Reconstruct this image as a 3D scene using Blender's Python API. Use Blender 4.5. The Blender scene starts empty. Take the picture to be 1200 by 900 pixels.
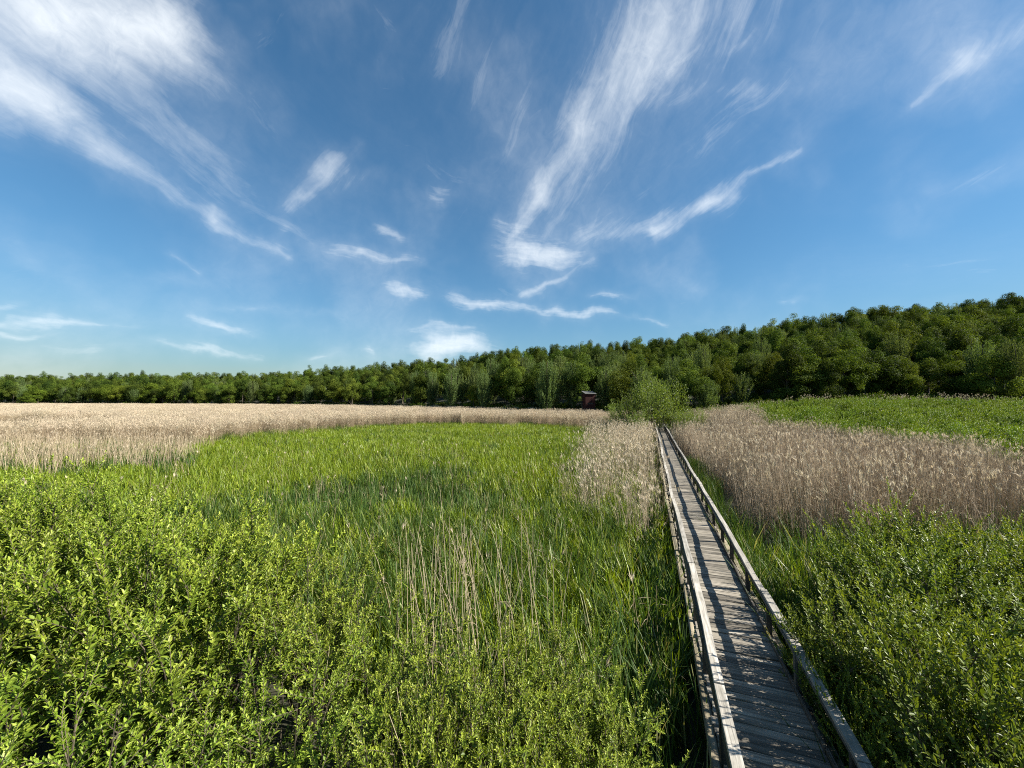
import bpy, math, random
import numpy as np

R = math.radians
rng = np.random.default_rng(7)
random.seed(7)
scene = bpy.context.scene
COL = scene.collection

# ------------------------------------------------------------------ camera
F_PX = 451.0                 # focal length in pixels of the 1200 px wide photograph
EYE = 5.57
PITCH = math.atan(18 / F_PX)
cam_d = bpy.data.cameras.new('camera')
cam_d.sensor_width = 36
cam_d.lens = F_PX / 1200 * 36
cam_d.clip_start = 0.05
cam_d.clip_end = 6000
cam = bpy.data.objects.new('camera', cam_d)
cam.location = (0, 0, EYE)
cam.rotation_euler = (math.pi / 2 + PITCH, 0, 0)
COL.objects.link(cam)
scene.camera = cam

# ------------------------------------------------------------------ render settings
scene.view_settings.view_transform = 'Standard'
scene.view_settings.look = 'None'
scene.view_settings.gamma = 1
scene.view_settings.exposure = 1.38
scene.cycles.max_bounces = 6
scene.cycles.diffuse_bounces = 2
scene.cycles.glossy_bounces = 2
scene.cycles.transmission_bounces = 3
scene.cycles.transparent_max_bounces = 4
scene.cycles.use_denoising = False
scene.cycles.sample_clamp_indirect = 6
scene.cycles.pixel_filter_type = 'BLACKMAN_HARRIS'
scene.cycles.filter_width = 1.05

# ------------------------------------------------------------------ sun and sky
SUN_AZ, SUN_EL = R(98), R(35)       # azimuth from +Y towards +X
sun_d = bpy.data.lights.new('sun', 'SUN')
sun_d.energy = 5.0
sun_d.angle = R(0.53)
sun_d.color = (1.0, 0.945, 0.86)
sun = bpy.data.objects.new('sun', sun_d)
sun.rotation_euler = (math.pi / 2 - SUN_EL, 0, math.pi - SUN_AZ)
COL.objects.link(sun)

world = bpy.data.worlds.new('World')
scene.world = world
world.use_nodes = True
SKY_STRENGTH = 0.05


def pix_dir(px, py):
    """direction in the world of a point of the photograph"""
    x, z = (px - 600) / F_PX, (450 - py) / F_PX
    c, s = math.cos(PITCH), math.sin(PITCH)
    y2, z2 = c - z * s, s + z * c
    n = math.sqrt(x * x + y2 * y2 + z2 * z2)
    return x / n, y2 / n, z2 / n


def az_el(px, py):
    x, y, z = pix_dir(px, py)
    return math.atan2(x, y), math.asin(z)


def build_world():
    nt = world.node_tree
    nt.nodes.clear()
    N, L = nt.nodes.new, nt.links.new

    def link_in(sock, v):
        if isinstance(v, bpy.types.NodeSocket):
            L(v, sock)
        else:
            sock.default_value = v

    def mth(op, a, b=None, c=None, clamp=False):
        n = N('ShaderNodeMath'); n.operation = op; n.use_clamp = clamp
        for i, v in enumerate((a, b, c)):
            if v is not None:
                link_in(n.inputs[i], v)
        return n.outputs[0]

    def vec(op, a, b=None, scale=None):
        n = N('ShaderNodeVectorMath'); n.operation = op
        link_in(n.inputs[0], a)
        if b is not None:
            link_in(n.inputs[1], b)
        if scale is not None:
            link_in(n.inputs['Scale'], scale)
        return n.outputs['Value'] if op in ('DOT_PRODUCT', 'LENGTH') else n.outputs['Vector']

    def noise(v, scale, detail, rough=0.55, dist=0.0):
        n = N('ShaderNodeTexNoise')
        L(v, n.inputs['Vector'])
        n.inputs['Scale'].default_value = scale
        n.inputs['Detail'].default_value = detail
        n.inputs['Roughness'].default_value = rough
        n.inputs['Distortion'].default_value = dist
        return n

    def smooth(v, f0, f1, t0, t1, kind='SMOOTHSTEP'):
        n = N('ShaderNodeMapRange'); n.interpolation_type = kind
        link_in(n.inputs[0], v)
        for i, k in enumerate((f0, f1, t0, t1)):
            link_in(n.inputs[i + 1], k)
        return n.outputs[0]

    sky = N('ShaderNodeTexSky')
    sky.sky_type = 'NISHITA'
    sky.sun_disc = False
    sky.sun_elevation = SUN_EL
    sky.sun_rotation = SUN_AZ
    sky.air_density = 1.0
    sky.dust_density = 0.15
    sky.ozone_density = 2.2
    sky.altitude = 50

    tc = N('ShaderNodeTexCoord')
    sep = N('ShaderNodeSeparateXYZ')
    L(tc.outputs['Generated'], sep.inputs[0])
    az = mth('ARCTAN2', sep.outputs[0], sep.outputs[1])
    el = mth('ARCSINE', sep.outputs[2])
    comb = N('ShaderNodeCombineXYZ')
    L(az, comb.inputs[0]); L(el, comb.inputs[1])
    q0 = comb.outputs[0]
    # cirrus are wind-torn: bend the sheet by two sizes of noise
    w1 = noise(q0, 5.0, 2.0)
    w2 = noise(q0, 16.0, 3.0)
    d1 = vec('SCALE', vec('SUBTRACT', w1.outputs['Color'], (0.5, 0.5, 0.5)), scale=0.07)
    d2 = vec('SCALE', vec('SUBTRACT', w2.outputs['Color'], (0.5, 0.5, 0.5)), scale=0.045)
    q = vec('ADD', vec('ADD', q0, d1), d2)
    flat = N('ShaderNodeVectorMath'); flat.operation = 'MULTIPLY'
    L(q, flat.inputs[0]); flat.inputs[1].default_value = (1, 1, 0)
    q = flat.outputs[0]

    def strokes(lst, total=None, taper=False):
        for (x0, y0, x1, y1, wa, wb, st) in lst:
            a0, e0 = az_el(x0, y0)
            a1, e1 = az_el(x1, y1)
            k = 0.5 * (1 / math.sqrt(1 + ((x0 - 600) / F_PX) ** 2) + 1 / math.sqrt(1 + ((x1 - 600) / F_PX) ** 2))
            wa, wb = wa / F_PX * k * 1.45, wb / F_PX * k * 1.45
            bx, by = a1 - a0, e1 - e0
            l2 = bx * bx + by * by + 1e-9
            qk = q
            if total is not None:      # one stroke after the other, so that the shader's stack stays short
                n = N('ShaderNodeVectorMath'); n.operation = 'MULTIPLY_ADD'
                L(total, n.inputs[0]); n.inputs[1].default_value = (1e-9, 1e-9, 0); L(q, n.inputs[2])
                qk = n.outputs[0]
            p = vec('SUBTRACT', qk, (a0, e0, 0))
            h = mth('ADD', vec('DOT_PRODUCT', p, (bx / l2, by / l2, 0)), 0.0, clamp=True)
            r = vec('SCALE', (bx, by, 0), scale=h)
            ln = vec('LENGTH', vec('SUBTRACT', p, r))
            w = mth('MULTIPLY_ADD', h, wb - wa, wa)
            m = mth('MULTIPLY', mth('EXPONENT', mth('MULTIPLY', mth('POWER', mth('DIVIDE', ln, w), 1.6), -2.2)), st)
            if taper:      # thin out towards both tips
                hh = mth('MULTIPLY', mth('MULTIPLY', h, mth('SUBTRACT', 1.0, h)), 4.0)
                m = mth('MULTIPLY', m, mth('MULTIPLY_ADD', hh, 0.85, 0.42))
            total = m if total is None else mth('ADD', total, m)
        return total

    def fibre(angle, along, across, lo, hi, t0, t1, seed):
        mp = N('ShaderNodeMapping'); mp.vector_type = 'TEXTURE'
        mp.inputs['Rotation'].default_value = (0, 0, angle)
        mp.inputs['Location'].default_value = (seed, seed * 0.7, 0)
        mp.inputs['Scale'].default_value = (1 / along, 1 / across, 1)
        L(vec('ADD', q0, d1), mp.inputs['Vector'])
        n = noise(mp.outputs[0], 1.0, 7.0, 0.66, 0.15)
        return smooth(n.outputs['Fac'], lo, hi, t0, t1, 'LINEAR')

    down = [   # falling to the right (upper left of the view)
        (-120, -40, 195, 28, 60, 40, 1.25), (60, 10, 215, 45, 28, 20, 0.55),
        (-80, 60, 60, 118, 46, 32, 1.0), (20, 120, 130, 180, 38, 22, 0.4), (130, 180, 252, 252, 22, 12, 0.4),
        (250, 255, 345, 305, 11, 8, 0.5), (40, 60, 190, 170, 70, 60, 0.25),
        (190, 70, 330, 130, 40, 30, 0.22), (230, 170, 420, 250, 45, 40, 0.16),
        (-20, 270, 45, 305, 26, 12, 0.5), (200, 296, 236, 313, 7, 5, 0.35),
        (420, 120, 620, 270, 70, 80, 0.10),
    ]
    fan = [    # fanning up from the middle
        (605, 275, 632, 225, 13, 14, 0.42), (632, 225, 676, 150, 14, 26, 0.40), (676, 150, 750, 50, 26, 55, 0.40),
        (750, 50, 850, -30, 55, 60, 0.46), (640, 260, 720, 120, 30, 60, 0.12), (650, 250, 840, 20, 60, 90, 0.15),
        (575, 250, 560, 60, 24, 60, 0.09), (590, 260, 640, 20, 30, 60, 0.10), (500, 20, 590, 120, 36, 30, 0.15),
        (345, 238, 358, 228, 12, 10, 0.42), (352, 220, 385, 188, 15, 20, 0.34), (385, 208, 445, 204, 20, 14, 0.26), (380, 195, 420, 165, 14, 8, 0.26),
    ]
    up = [     # rising to the right
        (750, 78, 885, 38, 24, 12, 0.3), (685, 278, 770, 262, 13, 13, 0.5), (770, 262, 832, 238, 11, 14, 0.58), (828, 240, 940, 180, 10, 6, 0.46),
        (930, 185, 1015, 70, 14, 24, 0.14), (690, 235, 900, 120, 60, 66, 0.20), (760, 120, 885, 92, 16, 10, 0.26),
        (1062, 112, 1130, 70, 7, 18, 0.5), (1130, 70, 1290, -10, 18, 34, 0.58), (1105, 215, 1290, 150, 12, 30, 0.2),
        (612, 345, 690, 303, 8, 8, 0.4), (620, 342, 660, 322, 9, 6, 0.35),
    ]
    flatl = [  # near the horizon, long and level
        (585, 296, 680, 294, 15, 15, 0.95), (600, 304, 650, 306, 10, 8, 0.5), (575, 268, 620, 268, 7, 10, 0.5),
        (500, 228, 530, 227, 13, 10, 0.4), (438, 266, 478, 278, 9, 8, 0.5), (376, 298, 490, 306, 9, 10, 0.6),
        (330, 262, 352, 268, 12, 8, 0.3), (450, 338, 490, 349, 9, 7, 0.85), (500, 340, 560, 350, 12, 8, 0.3),
        (530, 352, 610, 362, 9, 9, 0.75), (605, 362, 720, 372, 8, 6, 0.8), (690, 345, 742, 352, 6, 5, 0.5),
        (725, 374, 780, 376, 4, 3, 0.4), (470, 384, 558, 385, 5, 7, 0.4), (478, 408, 575, 404, 12, 16, 0.95),
        (505, 402, 560, 398, 12, 12, 0.5), (-60, 366, 120, 381, 7, 6, 0.7), (-60, 384, 70, 388, 5, 4, 0.5),
        (-40, 350, 30, 357, 8, 5, 0.35), (110, 380, 180, 384, 5, 5, 0.3), (225, 371, 296, 386, 7, 8, 0.75),
        (165, 402, 300, 411, 5, 7, 0.55), (150, 318, 258, 330, 9, 8, 0.22), (200, 345, 410, 373, 6, 5, 0.24),
        (355, 417, 398, 418, 5, 4, 0.35), (424, 409, 446, 413, 5, 5, 0.6), (912, 357, 950, 354, 4, 3, 0.4),
        (0, 408, 160, 410, 10, 10, 0.16), (880, 330, 1290, 290, 26, 40, 0.12), (1000, 400, 1300, 350, 30, 30, 0.10),
    ]
    def torn(mask, angle, along, across, seed):
        n = fibre(angle, along, across, 0.22, 0.78, -0.48, 0.44, seed)
        d = mth('MULTIPLY_ADD', mask, 0.85, mth('MULTIPLY_ADD', n, 1.0, -0.26))
        d = smooth(d, 0.0, 1.5, 0.0, 1.0, 'LINEAR')
        return mth('ADD', d, mth('MULTIPLY', mask, mth('MULTIPLY_ADD', n, 0.35, 0.20)))

    g1 = torn(strokes(down), R(-21), 2.4, 11.0, 3.1)
    g2 = torn(strokes(fan, mth('MULTIPLY', g1, 1e-9)), R(54), 2.2, 12.0, 9.4)
    g3 = torn(strokes(up, mth('MULTIPLY', g2, 1e-9)), R(27), 2.6, 17.0, 4.9)
    g4 = torn(strokes(flatl, mth('MULTIPLY', g3, 1e-9), True), R(-5), 5.0, 30.0, 5.7)
    dens = mth('ADD', mth('ADD', g1, g2), mth('ADD', g3, g4))
    # thin cirrus everywhere, over and behind the camera too
    veil = noise(q, 2.6, 4.0)
    vf = fibre(R(30), 3.0, 7.0, 0.3, 0.75, 0.0, 1.0, 2.2)
    dens = mth('ADD', dens, mth('MULTIPLY', smooth(veil.outputs['Fac'], 0.42, 0.8, 0.0, 0.40), mth('MULTIPLY_ADD', vf, 0.6, 0.25)))
    dens = mth('MULTIPLY', dens, smooth(sep.outputs[2], 0.0, 0.05, 0.0, 1.0))
    fine = noise(q0, 30.0, 6.0, 0.65, 0.8)
    dens = mth('MULTIPLY', dens, smooth(fine.outputs['Fac'], 0.25, 0.75, 0.68, 1.3, 'LINEAR'))
    dens = mth('SUBTRACT', 1.0, mth('EXPONENT', mth('MULTIPLY', dens, -0.84)))

    hs = N('ShaderNodeHueSaturation')
    hs.inputs['Hue'].default_value = 0.49
    hs.inputs['Saturation'].default_value = 1.2
    hs.inputs['Value'].default_value = 1.0
    L(sky.outputs[0], hs.inputs['Color'])
    tn = N('ShaderNodeVectorMath'); tn.operation = 'MULTIPLY'
    L(hs.outputs[0], tn.inputs[0]); tn.inputs[1].default_value = (0.97, 1.08, 1.14)
    # clear air: the horizon does not wash out to white
    lum = vec('DOT_PRODUCT', tn.outputs[0], (0.2, 0.7, 0.1))
    sh = mth('DIVIDE', 1.0, mth('ADD', 1.0, mth('POWER', mth('DIVIDE', lum, 8.5), 2.0)))
    tone = vec('SCALE', tn.outputs[0], scale=sh)
    mix = N('ShaderNodeMix'); mix.data_type = 'RGBA'
    L(dens, mix.inputs['Factor'])
    L(tone, mix.inputs[6])
    mix.inputs[7].default_value = (9.2, 9.6, 9.8, 1)
    bg = N('ShaderNodeBackground')
    bg.inputs['Strength'].default_value = SKY_STRENGTH
    L(mix.outputs[2], bg.inputs['Color'])
    out = N('ShaderNodeOutputWorld')
    L(bg.outputs[0], out.inputs['Surface'])


build_world()
world.cycles.sampling_method = 'MANUAL'
world.cycles.sample_map_resolution = 512


# ------------------------------------------------------------------ small helpers
def mesh_np(name, V, faces, mat=None, tint=None):
    """V (n,3); faces: list of (m,k) int arrays; tint: a value per vertex"""
    me = bpy.data.meshes.new(name)
    V = np.asarray(V, dtype=np.float32)
    me.vertices.add(len(V))
    me.vertices.foreach_set('co', V.ravel())
    loops = np.concatenate([np.asarray(f, dtype=np.int32).ravel() for f in faces])
    tot = np.concatenate([np.full(len(f), f.shape[1], dtype=np.int32) for f in faces])
    start = np.concatenate([[0], np.cumsum(tot)[:-1]]).astype(np.int32)
    me.loops.add(len(loops))
    me.loops.foreach_set('vertex_index', loops)
    me.polygons.add(len(tot))
    me.polygons.foreach_set('loop_start', start)
    me.polygons.foreach_set('loop_total', tot)
    me.update(calc_edges=True)
    me.attributes.new('sharp_face', 'BOOLEAN', 'FACE').data.foreach_set('value', np.ones(len(tot), dtype=bool))
    if tint is not None:
        at = me.attributes.new('tint', 'FLOAT', 'POINT')
        at.data.foreach_set('value', np.asarray(tint, dtype=np.float32))
    if mat:
        me.materials.append(mat)
    return me


class MB:
    """collects vertices and faces"""
    def __init__(self):
        self.V, self.F, self.T, self.n = [], {}, [], 0

    def add(self, V, F, tint=0.5):
        V = np.asarray(V, dtype=np.float64).reshape(-1, 3)
        F = np.asarray(F, dtype=np.int64)
        self.F.setdefault(F.shape[1], []).append(F + self.n)
        self.V.append(V)
        t = np.asarray(tint, dtype=np.float64)
        self.T.append(np.full(len(V), float(t)) if t.ndim == 0 else t)
        self.n += len(V)

    def box(self, c, s, rot=0.0, bev=0.0, jit=0.0, tint=0.5):
        sx, sy, sz = s[0] / 2, s[1] / 2, s[2] / 2
        b = min(bev, sx * .8, sy * .8, sz * .8)
        if b <= 0:
            V = np.array([(x, y, z) for z in (-sz, sz) for x, y in ((-sx, -sy), (sx, -sy), (sx, sy), (-sx, sy))])
            F = [(0, 3, 2, 1), (4, 5, 6, 7), (0, 1, 5, 4), (1, 2, 6, 5), (2, 3, 7, 6), (3, 0, 4, 7)]
        else:
            rings = [(-sz, b), (-sz + b, 0), (sz - b, 0), (sz, b)]
            V = np.array([(x, y, z) for z, k in rings for x, y in ((-sx + k, -sy + k), (sx - k, -sy + k), (sx - k, sy - k), (-sx + k, sy - k))])
            F = [(0, 3, 2, 1), (12, 13, 14, 15)]
            for r in range(3):
                for i in range(4):
                    j = (i + 1) % 4
                    F.append((r * 4 + i, r * 4 + j, r * 4 + 4 + j, r * 4 + 4 + i))
        if jit:
            V = V + rng.normal(0, jit, V.shape)
        ca, sa = math.cos(rot), math.sin(rot)
        V = np.stack([V[:, 0] * ca - V[:, 1] * sa, V[:, 0] * sa + V[:, 1] * ca, V[:, 2]], 1) + np.asarray(c)
        self.add(V, F, tint)

    def tube(self, pts, rad, k=5, tint=0.5):
        pts = np.asarray(pts, dtype=np.float64)
        rad = np.broadcast_to(np.asarray(rad, dtype=np.float64), (len(pts),))
        tan = np.gradient(pts, axis=0)
        tan /= np.linalg.norm(tan, axis=1, keepdims=True) + 1e-9
        ref = np.where(np.abs(tan[:, 2:3]) > .9, np.array([[1., 0, 0]]), np.array([[0, 0, 1.]]))
        u = np.cross(tan, ref); u /= np.linalg.norm(u, axis=1, keepdims=True) + 1e-9
        v = np.cross(tan, u)
        a = np.arange(k) * 2 * math.pi / k
        V = pts[:, None] + rad[:, None, None] * (np.cos(a)[None, :, None] * u[:, None] + np.sin(a)[None, :, None] * v[:, None])
        F = []
        for r in range(len(pts) - 1):
            for i in range(k):
                j = (i + 1) % k
                F.append((r * k + i, r * k + j, r * k + k + j, r * k + k + i))
        self.add(V.reshape(-1, 3), F, tint)

    def mesh(self, name, mat):
        V = np.concatenate(self.V)
        F = [np.concatenate(f) for f in self.F.values()]
        return mesh_np(name, V, F, mat, np.concatenate(self.T))


def obj(name, me, parent=None, loc=None, rotz=0.0, scale=None):
    o = bpy.data.objects.new(name, me)
    COL.objects.link(o)
    if parent:
        o.parent = parent
    if loc is not None:
        o.location = loc
    if rotz:
        o.rotation_euler[2] = rotz
    if scale is not None:
        o.scale = (scale,) * 3 if np.isscalar(scale) else scale
    return o


def tag(o, label=None, cat=None, group=None, kind=None):
    if label: o['label'] = label
    if cat: o['category'] = cat
    if group: o['group'] = group
    if kind: o['kind'] = kind
    return o


def unit(a):
    return a / (np.linalg.norm(a, axis=-1, keepdims=True) + 1e-9)


def leaves(mb, P, D, N, L, W, tint, fold=0.18, droop=0.12, simple=False):
    """leaf blades: base P, direction D, face normal N, length L, width W"""
    n = len(P)
    D = unit(D)
    S = unit(np.cross(D, N))
    N = np.cross(S, D)
    L = np.broadcast_to(L, (n,))[:, None]; W = np.broadcast_to(W, (n,))[:, None] / 2
    tip = P + D * L - N * L * droop
    if simple:
        mid = P + D * L * .45 + N * W * fold
        V = np.stack([P, mid - S * W, tip, mid + S * W], 1)
        F = np.arange(n)[:, None] * 4 + np.array([[0, 1, 2, 3]])
        mb.add(V.reshape(-1, 3), F, np.repeat(tint, 4))
        return
    a = P + D * L * .30 + N * W * fold
    b = P + D * L * .68 + N * (W * fold - L * droop * .4)
    V = np.stack([P, a - S * W * .92, b - S * W * .8, tip, b + S * W * .8, a + S * W * .92], 1)
    i = np.arange(n)[:, None] * 6
    F = np.concatenate([i + np.array([[0, 3, 2, 1]]), i + np.array([[0, 5, 4, 3]])])
    mb.add(V.reshape(-1, 3), F, np.repeat(tint, 6))


# ------------------------------------------------------------------ materials
def mat_base(name):
    m = bpy.data.materials.new(name)
    m.use_nodes = True
    nt = m.node_tree
    nt.nodes.clear()
    out = nt.nodes.new('ShaderNodeOutputMaterial')
    return m, nt, out


def ramp(nt, fac, stops):
    r = nt.nodes.new('ShaderNodeValToRGB')
    while len(r.color_ramp.elements) < len(stops):
        r.color_ramp.elements.new(0.5)
    for e, (p, c) in zip(r.color_ramp.elements, stops):
        e.position = p
        e.color = (*c, 1)
    if fac is not None:
        nt.links.new(fac, r.inputs[0])
    return r.outputs[0]


def mixc(nt, fac, a, b, mode='MIX'):
    n = nt.nodes.new('ShaderNodeMix'); n.data_type = 'RGBA'; n.blend_type = mode
    for s, v in ((n.inputs['Factor'], fac), (n.inputs[6], a), (n.inputs[7], b)):
        if isinstance(v, bpy.types.NodeSocket):
            nt.links.new(v, s)
        else:
            s.default_value = v if np.isscalar(v) else (*v, 1)
    return n.outputs[2]


def leaf_mat(name, stops, trans=0.3, rough=0.5, spec=0.35, obj_var=0.0, patch=None, tr_tint=(1.25, 1.2, 0.45)):
    """stops: colours over the 'tint' value of each leaf; patch: (scale, colour, strength) broad tone over the place"""
    m, nt, out = mat_base(name)
    at = nt.nodes.new('ShaderNodeAttribute'); at.attribute_name = 'tint'
    c = ramp(nt, at.outputs['Fac'], stops)
    if obj_var:
        oi = nt.nodes.new('ShaderNodeObjectInfo')
        mr = nt.nodes.new('ShaderNodeMapRange')
        nt.links.new(oi.outputs['Random'], mr.inputs[0])
        mr.inputs[3].default_value = 1 - obj_var; mr.inputs[4].default_value = 1 + obj_var
        hs = nt.nodes.new('ShaderNodeHueSaturation')
        nt.links.new(mr.outputs[0], hs.inputs['Value'])
        mh = nt.nodes.new('ShaderNodeMapRange')
        mm = nt.nodes.new('ShaderNodeMath'); mm.operation = 'FRACT'
        m2 = nt.nodes.new('ShaderNodeMath'); m2.operation = 'MULTIPLY'; m2.inputs[1].default_value = 7.31
        nt.links.new(oi.outputs['Random'], m2.inputs[0]); nt.links.new(m2.outputs[0], mm.inputs[0])
        nt.links.new(mm.outputs[0], mh.inputs[0])
        mh.inputs[3].default_value = 0.5 - obj_var * .07; mh.inputs[4].default_value = 0.5 + obj_var * .05
        nt.links.new(mh.outputs[0], hs.inputs['Hue'])
        nt.links.new(c, hs.inputs['Color'])
        c = hs.outputs[0]
    if patch:
        ge = nt.nodes.new('ShaderNodeNewGeometry')
        no = nt.nodes.new('ShaderNodeTexNoise')
        no.inputs['Scale'].default_value = patch[0]; no.inputs['Detail'].default_value = 3
        nt.links.new(ge.outputs['Position'], no.inputs['Vector'])
        mr = nt.nodes.new('ShaderNodeMapRange')
        nt.links.new(no.outputs['Fac'], mr.inputs[0])
        mr.inputs[1].default_value = .4; mr.inputs[2].default_value = .65; mr.inputs[4].default_value = patch[2]
        c = mixc(nt, mr.outputs[0], c, patch[1])
    p = nt.nodes.new('ShaderNodeBsdfPrincipled')
    p.inputs['Roughness'].default_value = rough
    p.inputs['Specular IOR Level'].default_value = spec
    nt.links.new(c, p.inputs['Base Color'])
    if trans:
        t = nt.nodes.new('ShaderNodeBsdfTranslucent')
        nt.links.new(mixc(nt, 1.0, c, tr_tint, 'MULTIPLY'), t.inputs['Color'])
        mx = nt.nodes.new('ShaderNodeMixShader')
        mx.inputs[0].default_value = trans
        nt.links.new(p.outputs[0], mx.inputs[1]); nt.links.new(t.outputs[0], mx.inputs[2])
        nt.links.new(mx.outputs[0], out.inputs[0])
    else:
        nt.links.new(p.outputs[0], out.inputs[0])
    return m


def wood_mat(name, c_dark, c_mid, c_light, along='X', rough=0.8):
    m, nt, out = mat_base(name)
    tc = nt.nodes.new('ShaderNodeTexCoord')
    oi = nt.nodes.new('ShaderNodeObjectInfo')
    ad = nt.nodes.new('ShaderNodeVectorMath'); ad.operation = 'ADD'
    sc = nt.nodes.new('ShaderNodeVectorMath'); sc.operation = 'SCALE'
    sc.inputs[0].default_value = (37, 53, 11)
    nt.links.new(oi.outputs['Random'], sc.inputs['Scale'])
    nt.links.new(tc.outputs['Object'], ad.inputs[0]); nt.links.new(sc.outputs[0], ad.inputs[1])
    mp = nt.nodes.new('ShaderNodeMapping')
    s = {'X': (1.2, 30, 30), 'Y': (30, 1.2, 30), 'Z': (30, 30, 1.2)}[along]
    mp.inputs['Scale'].default_value = s
    nt.links.new(ad.outputs[0], mp.inputs['Vector'])
    n1 = nt.nodes.new('ShaderNodeTexNoise'); n1.inputs['Scale'].default_value = 1.0
    n1.inputs['Detail'].default_value = 6; n1.inputs['Roughness'].default_value = .65; n1.inputs['Distortion'].default_value = .4
    nt.links.new(mp.outputs[0], n1.inputs['Vector'])
    c = ramp(nt, n1.outputs['Fac'], [(0.28, c_dark), (0.5, c_mid), (0.72, c_light)])
    n2 = nt.nodes.new('ShaderNodeTexNoise'); n2.inputs['Scale'].default_value = 3.1; n2.inputs['Detail'].default_value = 5
    nt.links.new(ad.outputs[0], n2.inputs['Vector'])
    lich = nt.nodes.new('ShaderNodeMapRange')
    nt.links.new(n2.outputs['Fac'], lich.inputs[0])
    lich.inputs[1].default_value = .5; lich.inputs[2].default_value = .75; lich.inputs[4].default_value = .55
    c = mixc(nt, lich.outputs[0], c, tuple(np.array(c_dark) * .9 + np.array((.01, .015, 0))))
    mr = nt.nodes.new('ShaderNodeMapRange')
    nt.links.new(oi.outputs['Random'], mr.inputs[0])
    mr.inputs[3].default_value = .52; mr.inputs[4].default_value = 1.28
    hs = nt.nodes.new('ShaderNodeHueSaturation')
    nt.links.new(mr.outputs[0], hs.inputs['Value']); nt.links.new(c, hs.inputs['Color'])
    p = nt.nodes.new('ShaderNodeBsdfPrincipled')
    p.inputs['Roughness'].default_value = rough
    p.inputs['Specular IOR Level'].default_value = .25
    nt.links.new(hs.outputs[0], p.inputs['Base Color'])
    bp = nt.nodes.new('ShaderNodeBump'); bp.inputs['Strength'].default_value = .5; bp.inputs['Distance'].default_value = .006
    nt.links.new(n1.outputs['Fac'], bp.inputs['Height'])
    nt.links.new(bp.outputs[0], p.inputs['Normal'])
    nt.links.new(p.outputs[0], out.inputs[0])
    return m


def ground_mat():
    m, nt, out = mat_base('marsh_soil')
    ge = nt.nodes.new('ShaderNodeNewGeometry')
    n = nt.nodes.new('ShaderNodeTexNoise'); n.inputs['Scale'].default_value = .35; n.inputs['Detail'].default_value = 8
    nt.links.new(ge.outputs['Position'], n.inputs['Vector'])
    c = ramp(nt, n.outputs['Fac'], [(.3, (.012, .012, .007)), (.5, (.022, .026, .011)), (.7, (.045, .04, .022))])
    p = nt.nodes.new('ShaderNodeBsdfPrincipled'); p.inputs['Roughness'].default_value = .9
    nt.links.new(c, p.inputs['Base Color'])
    bp = nt.nodes.new('ShaderNodeBump'); bp.inputs['Strength'].default_value = .6; bp.inputs['Distance'].default_value = .1
    nt.links.new(n.outputs['Fac'], bp.inputs['Height']); nt.links.new(bp.outputs[0], p.inputs['Normal'])
    nt.links.new(p.outputs[0], out.inputs[0])
    return m


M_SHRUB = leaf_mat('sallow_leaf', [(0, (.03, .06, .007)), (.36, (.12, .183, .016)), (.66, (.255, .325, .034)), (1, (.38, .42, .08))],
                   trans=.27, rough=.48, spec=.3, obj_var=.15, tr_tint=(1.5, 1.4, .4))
M_SHRUB_SHADED = leaf_mat('sallow_leaf_shaded', [(0, (.028, .052, .008)), (.5, (.105, .155, .02)), (.85, (.22, .275, .04)), (1, (.32, .37, .07))],  # darker copy of the sallow leaf: right thicket's shade put into the colour
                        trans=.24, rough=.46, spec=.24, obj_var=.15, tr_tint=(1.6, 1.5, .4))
M_SCRUB = leaf_mat('scrub_leaf', [(0, (.035, .07, .008)), (.45, (.105, .17, .013)), (.8, (.19, .26, .022)), (1, (.28, .33, .045))],
                   trans=.25, rough=.5, spec=.2, obj_var=.2)
M_TWIG = leaf_mat('twig_bark', [(0, (.035, .03, .02)), (1, (.11, .09, .06))], trans=0, rough=.85, spec=.2)
M_BARK = leaf_mat('tree_bark', [(0, (.05, .042, .032)), (1, (.13, .11, .085))], trans=0, rough=.9, spec=.2)
M_SEDGE = leaf_mat('sedge_blade', [(0, (.05, .085, .012)), (.5, (.135, .2, .014)), (.85, (.22, .28, .018)), (1, (.3, .28, .08))],
                   trans=.36, rough=.45, spec=.35, obj_var=.12, patch=(.16, (.21, .28, .012), .6))
M_SEDGE_DK = leaf_mat('cattail_blade', [(0, (.025, .055, .014)), (.5, (.055, .105, .02)), (.9, (.11, .17, .03)), (1, (.26, .25, .11))],
                      trans=.34, rough=.5, spec=.2, obj_var=.12)
M_REED = leaf_mat('dry_reed', [(0, (.15, .105, .06)), (.35, (.275, .21, .13)), (.7, (.42, .345, .225)), (1, (.56, .475, .345))],
                  trans=.25, rough=.7, spec=.2, obj_var=.12, tr_tint=(1, .95, .8))
M_REED_BR = leaf_mat('brown_reed', [(0, (.22, .165, .1)), (.4, (.41, .33, .225)), (.7, (.53, .44, .31)), (1, (.6, .52, .38))],
                     trans=.22, rough=.7, spec=.2, obj_var=.12, tr_tint=(1, .95, .8))
M_STALK = leaf_mat('dead_stalk', [(0, (.25, .19, .11)), (1, (.55, .46, .31))], trans=.1, rough=.7, spec=.2)
TREE_KINDS = {
    'dark green': [(0, (.018, .034, .008)), (.5, (.05, .08, .012)), (1, (.11, .15, .022))],
    'mid green': [(0, (.028, .05, .008)), (.5, (.078, .12, .016)), (1, (.155, .205, .03))],
    'yellow-green': [(0, (.04, .062, .008)), (.5, (.09, .128, .012)), (1, (.155, .19, .025))],
    'grey-green': [(0, (.05, .075, .025)), (.5, (.11, .155, .05)), (1, (.19, .24, .09))],
}
M_TREE = {k: leaf_mat('crown_' + k.replace(' ', '_').replace('-', '_'), v, trans=.3, rough=.65, spec=.08, obj_var=.24) for k, v in TREE_KINDS.items()}
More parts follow.
